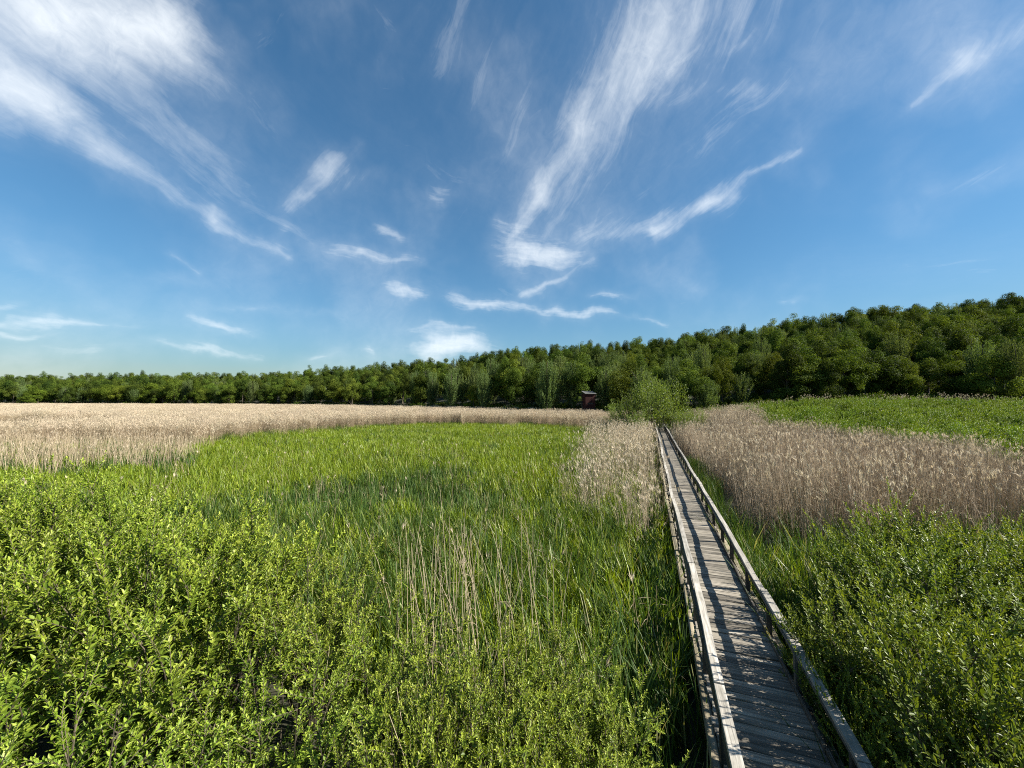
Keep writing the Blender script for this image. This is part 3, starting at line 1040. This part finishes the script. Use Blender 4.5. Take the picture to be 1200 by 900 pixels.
def build_beds():
    # ---- yellow-green sedge meadow left of the walk
    sedge = [source('sedge_tuft', make_sedge(M_SEDGE, 60 + k)) for k in range(4)]
    sedge_far = [source('sedge_patch', make_sedge(M_SEDGE, 66 + k, n=80, rad=.8, h=(.55, 1.05), w=.045)) for k in range(3)]
    cat = [source('cattail_tuft', make_sedge(M_SEDGE_DK, 70 + k, n=34, rad=.42, h=(.8, 1.35), w=.038, lean=.2)) for k in range(4)]
    cat_near = [source('cattail_near', make_sedge(M_SEDGE_DK, 75 + k, n=34, rad=.35, h=(.85, 1.6), w=.024, lean=.33, tint=(.6, .22))) for k in range(4)]

    X, Y = jitter_grid(-40, 26, 16, 80, .72)
    u = X / Y
    s, t = st(X, Y)
    m = (t < .55) & (Y < reed_edge_left(u) + 3) & ((u + wob(X, Y, .5, 6) * .05 > -.86) | (Y < 27 + wob(X, Y, .5, 8) * 1.5)) & (u > -1.5) & ~in_thicket(X, Y)
    dark = ((wob(X, Y, .33, 2.0) * .5 + np.exp(-((Y - 21) / 5.5) ** 2 - ((X + 6.5) / 7.5) ** 2) * .95) + .55 * np.clip((24 - Y) / 6, 0, 1) + rng.normal(0, .3, len(X)) > .62)
    mm = m & ~dark
    near = Y < 34
    a = mm & near
    scatter('sedge_meadow', *finish(X[a], Y[a], .85, 1.15), sedge, 'bright yellow-green sedge meadow left of the boardwalk, in front of pale reeds', 'sedge')
    a = mm & ~near & (rng.random(len(X)) < .62)
    scatter('far_sedge_meadow', *finish(X[a], Y[a], .85, 1.2), sedge_far, 'far yellow-green sedge running up to the pale reed edge', 'sedge')
    a = m & dark
    scatter('cattail_bed', *finish(X[a], Y[a], .75, 1.0), cat, 'darker blue-green cattail patch in the middle of the sedge meadow', 'cattails')

    # ---- nearer mixed sedge and cattail between thicket, clump and walk, and along both sides of the walk
    X, Y = jitter_grid(-14, 20, 2.2, 40, .42)
    s, t = st(X, Y)
    m = (t < .62) & (Y < 17.5) & ~in_thicket(X, Y, .1) & ~((X > -.9) & (X < 1.3) & (Y < 5.6)) & (X > -13)
    pick = rng.random(len(X))
    fade = np.clip((Y - 11) / 7, 0, 1)
    u_ = X / Y
    a = m & (pick < .85 - .5 * fade) & (rng.random(len(X)) < .8)
    side = (t > 2.42) & (s > 3) & ((t < 3.6 + wob(X, Y, .5, 1) * .6) | ((Y < 13.4) & (u_ < 1.5))) & (s < 34)
    side_sedge = side & (rng.random(len(X)) < .3) & (t > 3.3)
    a = a | (side & ~side_sedge & (rng.random(len(X)) < .85))
    scatter('near_cattails', *finish(X[a], Y[a], .75, 1.05, .1), cat_near, 'long-leaved green cattails between the shrubs and the boardwalk', 'cattails')
    b = m & ~a & (Y > 7)
    b2 = side_sedge
    b = b | b2
    scatter('mixed_sedge', *finish(X[b], Y[b], .8, 1.15, .1), [source('sedge_mix', o.data) for o in sedge], 'mixed green sedge growing beside the boardwalk handrails', 'sedge')

    X, Y = jitter_grid(-24, 16, 6.5, 42, .9)
    s, t = st(X, Y)
    m = (t < .2) & ~in_thicket(X, Y, .1) & (rng.random(len(X)) < np.interp(Y, [6, 14, 26, 42], [.3, .3, .12, .04]))
    scatter('dead_stem_scatter', *finish(X[m], Y[m], .7, 1.05, .1), [source('dead_stems', make_reed(M_REED, 150 + k, n=4, rad=.4, h=(1.0, 2.1), plume=.1, lean=.16, leafn=3, tint=.6)) for k in range(3)],
            'scattered dry stems standing in the green sedge', 'dry stems')

    # ---- pale reeds on the left
    reed = [source('reed_tuft', make_reed(M_REED, 80 + k, n=34, rad=.5, h=(2.0, 2.75))) for k in range(4)]
    reed_far = [source('reed_patch', make_reed(M_REED, 86 + k, n=110, rad=1.25, h=(2.0, 2.7), sw=.014, leafn=2, pl=(.2, .34), tint=.5)) for k in range(3)]
    X, Y = jitter_grid(-66, 30, 25, 82, .95)
    u = X / Y
    s, t = st(X, Y)
    uu = u + wob(X, Y, .5, 6) * .05 + rng.normal(0, .018, len(X))
    m = (t < -1) & (Y > reed_edge_left(uu) + wob(X, Y, .4, 5) * 2.2 + rng.normal(0, 1.1, len(X))) & (u > -1.5)
    keep = rng.random(len(X)) < np.where((u < -.8) & (Y < 40), .72, .9)
    front = (u < -.8) & (Y < 44)
    bare = [source('bare_reed_tuft', make_reed(M_REED, 140 + k, n=10, rad=.5, h=(1.3, 2.3), plume=.1, sw=.014, lean=.12, tint=.62)) for k in range(3)]
    a = m & front
    scatter('bare_reed_bed', *finish(X[a], Y[a], .9, 1.15, .06), bare, 'sparse pale reed stems without plumes behind the left thicket', 'reeds')
    a = m & keep & ~front
    scatter('pale_reed_bed', *finish(X[a], Y[a], .9, 1.15, .04), reed, 'tall pale dry reeds with feathery plumes along the meadow edge on the left', 'reeds')
    X, Y = jitter_grid(-400, 40, 80, 285, 2.05)
    u = X / Y
    s, t = st(X, Y)
    m = (t < -1) & (u > -1.5) & (Y < np.interp(u, U_K, YB_K) + 3)
    scatter('far_reed_bed', *finish(X[m], Y[m], .9, 1.15, .03), reed_far, 'wide field of pale dry reeds stretching to the distant wood', 'reeds')
    # green growth at the feet of the reeds
    X, Y = jitter_grid(-60, 24, 26, 84, 1.05)
    u = X / Y
    s, t = st(X, Y)
    e = reed_edge_left(u)
    m = (t < -.8) & (Y > e - 1) & (Y < np.where(u < -.8, 47, e + 10)) & (u > -1.5) & (rng.random(len(X)) < .75)
    scatter('reed_undergrowth', *finish(X[m], Y[m], .8, 1.2), [source('under_tuft', o.data) for o in cat[:2]] + [source('under_sedge', o.data) for o in sedge_far[:1]],
            'green shoots growing at the feet of the pale reeds', 'sedge')

    # ---- sparse brown reeds along the left side of the walk
    br = [source('brown_reed_tuft', make_reed(M_REED_BR, 90 + k, n=22, rad=.5, h=(1.6, 2.7), lean=.11, plume=.7)) for k in range(4)]
    X, Y = jitter_grid(0, 34, 14, 66, .8)
    s, t = st(X, Y)
    w = np.interp(s, [8, 15, 22, 40, 60], [1.3, 2.8, 3.9, 5.2, 7.0])
    w = w * 1.45
    m = (t < .2) & (t > -w) & (s > 8) & (rng.random(len(X)) < np.interp(s, [8, 15, 24, 45], [.55, .65, .68, .8]) * np.clip(1.25 + 1.25 * (t + wob(X, Y, .5, 3) * .9) / w, 0, 1))
    scatter('walkside_reeds', *finish(X[m], Y[m], .85, 1.1, .05), br, 'sparse brown reeds in the green along the left side of the boardwalk', 'reeds')

    # ---- dense brown reeds on the right
    brd = [source('right_reed_tuft', make_reed(M_REED_BR, 95 + k, n=46, rad=.5, h=(1.9, 3.05), lean=.12, plume=.2, sw=.0105, leafn=1, tint=.4)) for k in range(4)]
    X, Y = jitter_grid(6, 66, 9, 92, .85)
    u = X / Y
    s, t = st(X, Y)
    yback = np.interp(u, [.38, .5, .62, .66, .9, 1.33, 1.6], [95, 95, 95, 48, 35, 23.5, 18])
    m = (t > np.interp(s, [15, 20, 50], [4.6, 3.6, 3.0]) + wob(X, Y, .45, 4) * .5) & (Y > 13.4 + wob(X, Y, .6, 9) * .8) & (Y < yback + wob(X, Y, .3, 7) * 2) & (u < 1.5)
    m &= ~((s > 50) & (t < 8))
    scatter('brown_reed_bed', *finish(X[m], Y[m], .9, 1.12, .04), brd, 'dense brown reeds with pale plumes on the right of the boardwalk', 'reeds')
    X, Y = jitter_grid(7, 30, 12.6, 18, .8)
    s, t = st(X, Y)
    g = (t > 4) & (X / Y < 1.5) & (rng.random(len(X)) < np.interp(Y, [13, 18], [.75, .25]))
    scatter('right_reed_undergrowth', *finish(X[g], Y[g], .8, 1.15, .1), [source('right_under', o.data) for o in cat_near], 'green shoots at the foot of the brown reeds', 'sedge')
    X, Y = jitter_grid(30, 140, 66, 90, 1.5)
    u = X / Y
    m = (u > .5) & (u < 1.5) & (rng.random(len(X)) < .5) & (Y > np.interp(u, U_K, YB_K) - 9) & (Y < np.interp(u, U_K, YB_K) - 4)
    scatter('fringe_reeds', *finish(X[m], Y[m], 1.1, 1.35, .05), [source('fringe_tuft', make_reed(M_REED_BR, 120 + k, n=10, rad=.6, h=(2.0, 2.9), plume=.9, sw=.012)) for k in range(2)],
            'thin line of reed plumes standing before the dark wood on the right', 'reeds')
    # ---- green scrub beyond the right reeds
    scr = [source('scrub_clump', make_shrub(M_SCRUB, 130 + k, H=2.2, Rad=1.5, stems=12, shoots=12, L=.13, W=.065, leaf_step=.035, upright=.6, shoot_len=(.4, .8))[0]) for k in range(3)]
    X, Y = jitter_grid(14, 140, 17, 86, 1.75)
    u = X / Y
    yfront = np.interp(u, [.5, .62, .66, .9, 1.33, 1.6], [95, 70, 46, 35.5, 24, 19])
    m = (u > .6) & (u < 1.5) & (Y > yfront + .5 + wob(X, Y, .25, 2) * 2) & (Y < np.interp(u, U_K, YB_K) - 8)
    m &= rng.random(len(X)) < .85
    scatter('green_scrub', *finish(X[m], Y[m], .7, 1.35, .08), scr, 'low bright green scrub between the brown reeds and the wood on the right', 'scrub')


build_beds()


# ------------------------------------------------------------------ dead pale stalks between thicket and clump
def build_stalks():
    meshes = []
    for k in range(5):
        g = np.random.default_rng(200 + k)
        mb = MB()
        h = 2.6
        d = np.append(g.normal(0, .14, 2), 0)
        pts = [np.zeros(3), d * h * .2 + [0, 0, h * .35], d * h * .55 + [0, 0, h * .7], d * h + [0, 0, h]]
        mb.tube(pts, [.006, .0058, .005, .003], 5, .7)
        meshes.append((mb.mesh('stalk', M_STALK), pts))
    leaf_me = []
    for k in range(3):
        mb = MB()
        f = np.linspace(0, 1, 6)
        C = np.stack([.34 * f, .02 * f * (k - 1), .3 * f - (.28 + .16 * k) * f ** 2.5], 1)
        w = .0045 * np.array([.6, 1, 1, .9, .6, .05])[:, None] * np.array([[0, 1, .3]])
        mb.add(np.concatenate([C - w, C + w]), [(q, q + 1, q + 7, q + 6) for q in range(5)], .4)
        leaf_me.append(mb.mesh('leaf', M_STALK))
    for i in range(66):
        if i < 44:
            x, y = rng.normal(-.7, .8), rng.normal(7.3, 1.1)
        else:
            x, y = rng.uniform(-3.2, .8), rng.uniform(7.4, 10)
        me, pts = meshes[i % 5]
        root = obj('dead_reed_stalk', None, None, (x, y, float(ground_z(x, y)) - .03), rng.uniform(0, 6.28), (1, 1, rng.uniform(.85, 1.3)))
        tag(root, 'thin pale dead reed stalk leaning among green sedge right of the left thicket', 'reed stalk', 'dead reed stalks between the thicket and the middle clump')
        obj('stem', me, root)
        for q in range(1):
            o = obj('leaf', leaf_me[(i + q) % 3], root, tuple(np.array(pts[1 + q]) * .98))
            o.rotation_euler = (0, 0, rng.uniform(0, 6.28))


build_stalks()


# ------------------------------------------------------------------ trees
def make_crown(mat, seed, H=15.0, Rad=5.9, base=.0, lobes=64, per=330, leaf=.34, shape='round'):
    g = np.random.default_rng(seed)
    mb = MB()
    zc, zr = H * (1 + base) / 2, H * (1 - base) / 2
    cs, rs = [], []
    limbs = []
    for i in range(13):
        v = unit(g.normal(0, 1, 3))
        if v[2] < -.55:
            v[2] = -v[2]
        limbs.append(v * g.uniform(.38, .86))
    limbs.append(np.array([g.normal(0, .12), g.normal(0, .12), .82]))
    for i in range(lobes):
        # lobes cluster round the ends of uneven limbs
        v = limbs[i % len(limbs)] + g.normal(0, .15, 3)
        if shape == 'cone':
            v[:2] *= 1.0 - .55 * max(0, v[2])
        if shape == 'tall':
            v[:2] *= .7
        cs.append(np.array([v[0] * Rad, v[1] * Rad, zc + v[2] * zr]))
        rs.append(Rad * (g.uniform(.10, .25) if i >= len(limbs) else g.uniform(.2, .33)))
    sun_up = np.array([0, 0, .35])
    for c, r in zip(cs, rs):
        m = int(per * (r / (Rad * .28)) ** 1.6)
        d = unit(g.normal(0, 1, (m, 3)))
        P = c + d * (r * g.uniform(.55, 1.12, m) ** .6)[:, None] * np.array([1.1, 1.1, .85])
        N = unit(d + sun_up + g.normal(0, .38, (m, 3)))
        P = P + g.normal(0, .14, (m, 3))
        D = unit(np.cross(N, g.normal(0, 1, (m, 3))) - np.array([0, 0, .25]))
        sz = leaf * g.uniform(.6, 1.25, m)
        lt = g.normal(.52, .19)
        leaves(mb, P, D, N, sz, sz * g.uniform(.55, .85, m), np.clip(lt + g.normal(0, .22, m), 0, 1), fold=.25, droop=.2, simple=True)
    return mb.mesh('crown', mat)


def make_trunk(seed, H=15.0):
    g = np.random.default_rng(seed)
    mb = MB()
    k = np.linspace(0, 1, 7)
    P = np.stack([np.cumsum(g.normal(0, .1, 7)), np.cumsum(g.normal(0, .1, 7)), k * H * .8 - .3], 1)
    mb.tube(P, .28 * (1 - .85 * k) + .02, 6, .5)
    for i in range(8):
        f = g.uniform(.2, .75); q = f * 6; qi = int(q)
        p0 = P[qi] + (P[qi + 1] - P[qi]) * (q - qi)
        a = g.uniform(0, 6.28); ln = H * g.uniform(.16, .26)
        d = np.array([math.cos(a) * .8, math.sin(a) * .8, .65])
        pts = [p0, p0 + d * ln * .5, p0 + d * ln + [0, 0, ln * .15]]
        mb.tube(pts, [.1, .06, .02], 4, .4)
    return mb.mesh('trunk', M_BARK)


def make_feather(mat, seed, H=7.0, Rad=2.3, n=70, L=.17, W=.05, step=.06, ragged=.3):
    """willow: fans of upswept leafy wands"""
    g = np.random.default_rng(seed)
    lv, tw = MB(), MB()
    for i in range(n):
        a = g.uniform(0, 6.28)
        r0 = Rad * .25 * g.random()
        p0 = np.array([math.cos(a) * r0, math.sin(a) * r0, H * g.uniform(.02, .35)])
        out = Rad * g.uniform(.3, 1.0)
        top = H * (1 - ragged * 1.4 * g.random() ** 1.5) * (1 - .28 * (out / Rad) ** 2)
        p2 = np.array([math.cos(a) * out, math.sin(a) * out, max(top, p0[2] + .8)])
        p1 = np.array([math.cos(a) * out * .55, math.sin(a) * out * .55, p0[2] + (p2[2] - p0[2]) * .45])
        ts = np.linspace(0, 1, 6)[:, None]
        P = (1 - ts) ** 2 * p0 + 2 * ts * (1 - ts) * p1 + ts ** 2 * p2
        tw.tube(P, np.linspace(.03, .006, 6), 3, .5)
        ln = np.linalg.norm(p2 - p0)
        m = int(ln / step)
        f = np.sqrt(np.linspace(.04, 1, m))[:, None]
        pos = (1 - f) ** 2 * p0 + 2 * f * (1 - f) * p1 + f ** 2 * p2 + g.normal(0, .12, (m, 3))
        tan = unit(2 * (1 - f) * (p1 - p0) + 2 * f * (p2 - p1))
        D = unit(tan + g.normal(0, .55, (m, 3)))
        N = unit(g.normal(0, .7, (m, 3)) + np.array([0, 0, .5]) + np.array([math.cos(a), math.sin(a), 0]) * .5)
        leaves(lv, pos, D, N, L * g.uniform(.7, 1.25, m), W * g.uniform(.7, 1.3, m), np.clip(g.normal(.5, .2, m), 0, 1), simple=True)
    return lv.mesh('crown', mat), tw.mesh('stems', M_TWIG)


def build_willows():
    fe = [make_feather(M_WILLOW, 300 + k, n=72, L=.22, W=.06, ragged=.7) for k in range(3)]
    spots = [  # pixel x, depth, height, width, label
        (762, 57, 7.2, 1.25, 'tallest pale green willow standing over the far end of the boardwalk', 'willow'),
        (738, 58, 5.6, 1.1, 'pale willow left of the boardwalk end, nearest the red hide', 'willow'),
        (789, 58, 6.6, 1.15, 'pale green willow right of the boardwalk end', 'willow'),
        (800, 54, 3.4, .95, 'low rounded green willow shrub beside the right rail at the boardwalk end', 'willow'),
        (748, 53, 3.3, .8, 'low green willow shrub beside the left rail at the boardwalk end', 'willow'),
        (776, 63, 5.6, 1.0, 'willow closing off the boardwalk behind the others', 'willow'),
        (722, 63, 4.2, .9, 'small willow at the left end of the willow clump', 'willow'),
        (818, 60, 3.0, .8, 'small willow bush at the right end of the willow clump', 'willow'),
        (815, 78, 3.2, 1.1, 'rounded green bush under the wood, right of the willow clump', 'bush'),
        (838, 82, 3.0, 1.1, 'flat topped green bush at the foot of the dark wood', 'bush'),
    ]
    for k, (px, Y, h, wsc, label, cat) in enumerate(spots):
        X = (px - 600) / F_PX * Y
        v = fe[k % 3]
        root = obj('willow_shrub' if cat == 'willow' else 'bush', None, None, (X, Y, float(ground_z(X, Y)) - .05), rng.uniform(0, 6.28), (wsc * 1.12, wsc * 1.12, h / 7.0 * 1.38))
        tag(root, label, cat, 'willows at the end of the boardwalk' if cat == 'willow' else None)
        f = obj('crown', v[0], root); f['kind'] = 'stuff'
        obj('stems', v[1], root)


build_willows()


def build_wood():
    kinds = list(TREE_KINDS)
    crowns = {}
    for i, k in enumerate(kinds):
        if k == 'grey-green':
            crowns[k] = [make_feather(M_TREE[k], 400 + j, H=13, Rad=3.6, n=150, L=.32, W=.14, step=.1, ragged=.45)[0] for j in range(3)]
        else:
            crowns[k] = [make_crown(M_TREE[k], 420 + i * 10 + j, H=15, Rad=5.9, shape=('round', 'cone', 'round', 'tall')[j]) for j in range(4)]
    trunks = [make_trunk(480 + j) for j in range(3)]
    # candidate places
    T = []
    step = 6.8
    for Y in np.arange(76, 352, step * .92):
        for X in np.arange(-1.55 * Y, 1.62 * Y, step):
            x = X + rng.uniform(-.42, .42) * step; y = Y + rng.uniform(-.42, .42) * step
            u = x / y
            yb, yr = np.interp(u, U_K, YB_K), np.interp(u, U_K, YR_K)
            if y < yb or y > yr + 10 or (abs(600 + u * F_PX - 690) < 27 and y < 103):
                continue
            T.append((x, y, u, y - yb))
    hx = (690 - 600) / F_PX * 96
    for (x, y) in ((hx + 8.6, 95.5), (hx + 6.2, 102), (hx - 9.5, 103.5), (hx + .3, 105), (hx + 12, 92)):
        T.append((x, y, x / y, 5.0))
    rows = []
    for (x, y, u, dep) in T:
        z = float(ground_z(x, y))
        edge = dep < 9
        px = 600 + u * F_PX
        r = rng.random()
        if (edge and 520 < px < 760 and r < .75) or (dep < 45 and 480 < px < 840 and r < .36):
            k = 'grey-green'
        elif r < .42:
            k = 'dark green'
        elif r < .80:
            k = 'mid green'
        elif r < .87:
            k = 'yellow-green'
        else:
            k = 'grey-green'
        if u > .95 and k == 'yellow-green' and rng.random() < .5:
            k = 'mid green'
        h = rng.uniform(11.0, 17.5) * (.94 if edge else 1.0)
        if rng.random() < .08:
            h *= 1.12
        w = rng.uniform(.62, 1.16); h *= .86 + .14 * w
        if k == 'grey-green':
            w = rng.uniform(.75, 1.1); h *= 1.08
        rows.append(dict(x=x, y=y, z=z, u=u, dep=dep, k=k, h=h, w=w, v=int(rng.integers(0, 4)), rz=rng.uniform(0, 6.28)))
    # how much of each shows: paint ellipses far to near on a small picture of the view
    Wd, Hd = 900, 130
    buf = np.full((Hd, Wd), -1, dtype=np.int32)
    order = sorted(range(len(rows)), key=lambda i: -rows[i]['y'])
    gx, gy = np.arange(Wd) + .5, np.arange(Hd) + .5
    for i in order:
        r = rows[i]
        kpx = F_PX / r['y']
        cx = (600 + r['u'] * F_PX) * .75
        cy = (468 - (r['z'] + r['h'] * .55 - EYE) * kpx - 340)
        rx, ry = 5.6 * r['w'] * kpx * .75, r['h'] * .46 * kpx
        x0, x1 = max(0, int(cx - rx)), min(Wd, int(cx + rx) + 2)
        y0, y1 = max(0, int(cy - ry)), min(Hd, int(cy + ry) + 2)
        if x0 >= x1 or y0 >= y1:
            continue
        e = ((gx[None, x0:x1] - cx) / rx) ** 2 + ((gy[y0:y1, None] - cy) / ry) ** 2 < 1
        buf[y0:y1, x0:x1][e] = i
    cnt = np.bincount(buf[buf >= 0].ravel(), minlength=len(rows))
    vis = [i for i in np.argsort(-cnt) if cnt[i] > 0]
    things, rest = vis[:292], vis[292:]
    # the front rows' hidden trees too, so that the wood stays closed from the side
    rest += [i for i in range(len(rows)) if cnt[i] == 0 and (rows[i]['dep'] < 22) and -1.45 < rows[i]['u'] < 1.5]
    # labels: where each one stands, counted along its row from the red hide or from the picture's edge
    tiers = [(7.5, 'front row at the marsh edge'), (17, 'second row of the wood'), (34, 'lower wooded slope'), (62, 'middle wooded slope'),
             (92, 'upper wooded slope'), (999, 'ridge skyline')]
    byt = {}
    for i in things:
        ti = next(a for a, (d, _) in enumerate(tiers) if rows[i]['dep'] < d)
        byt.setdefault(ti, []).append(i)
    for ti, lst in byt.items():
        left = sorted([i for i in lst if rows[i]['u'] < .2], key=lambda i: -rows[i]['u'])
        right = sorted([i for i in lst if rows[i]['u'] >= .2], key=lambda i: rows[i]['u'])
        for side, l2 in (('left', left), ('right', right)):
            for q, i in enumerate(l2):
                r = rows[i]
                sh = 'feathery' if r['k'] == 'grey-green' else ('narrow' if r['w'] < .95 else ('broad' if r['w'] > 1.08 else 'round'))
                r['label'] = f"{r['k']} {sh} tree, {ordinal(q)} {side} of the red hide, {tiers[ti][1]}"
    for i in things:
        r = rows[i]
        sc = r['h'] / (13 if r['k'] == 'grey-green' else 15)
        root = obj('broadleaf_tree' if r['k'] != 'grey-green' else 'silver_willow_tree', None, None, (r['x'], r['y'], r['z'] - .1), r['rz'], (r['w'] * .97, r['w'] * .97, sc))
        tag(root, r['label'], 'tree', 'trees of the wood behind the marsh')
        c = crowns[r['k']]
        o = obj('crown', c[r['v'] % len(c)], root); o['kind'] = 'stuff'
        obj('trunk', trunks[r['v'] % 3], root)
    src, pick = [], {}
    for k in kinds:
        for j, c in enumerate(crowns[k]):
            pick[(k, j)] = len(src)
            src.append(source(f'wood_crown_{len(src):02d}', c))
    pts = np.array([(rows[i]['x'], rows[i]['y'], rows[i]['z']) for i in rest])
    rot = np.array([(0, 0, rows[i]['rz']) for i in rest])
    scl = np.array([(rows[i]['w'], rows[i]['w'], rows[i]['h'] / (13 if rows[i]['k'] == 'grey-green' else 15)) for i in rest])
    pk = [pick[(rows[i]['k'], rows[i]['v'] % len(crowns[rows[i]['k']]))] for i in rest]
    scatter('deep_wood', pts, rot, scl, src, 'closed green wood filling the hillside behind the nearer trees', 'wood', pk)
    ub = [source('edge_bush', make_feather(M_TREE[k], 500 + j, H=3.6, Rad=2.6, n=46, L=.3, W=.14, step=.1, ragged=.4)[0]) for j, k in enumerate(('dark green', 'mid green', 'dark green'))]
    Y = rng.uniform(75, 290, 9000); X = Y * rng.uniform(-1.5, 1.5, 9000)
    d = Y - np.interp(X / Y, U_K, YB_K)
    px = 600 + X / Y * F_PX
    m = (d > -1) & (d < 14) & ((np.abs(px - 690) > 14) | (Y > 100))
    scatter('wood_undergrowth', *finish(X[m], Y[m], .7, 1.2, .05), ub, 'dark bushy undergrowth along the foot of the wood', 'undergrowth')
    print('trees', len(things), 'rest', len(rest), 'all', len(rows))


build_wood()
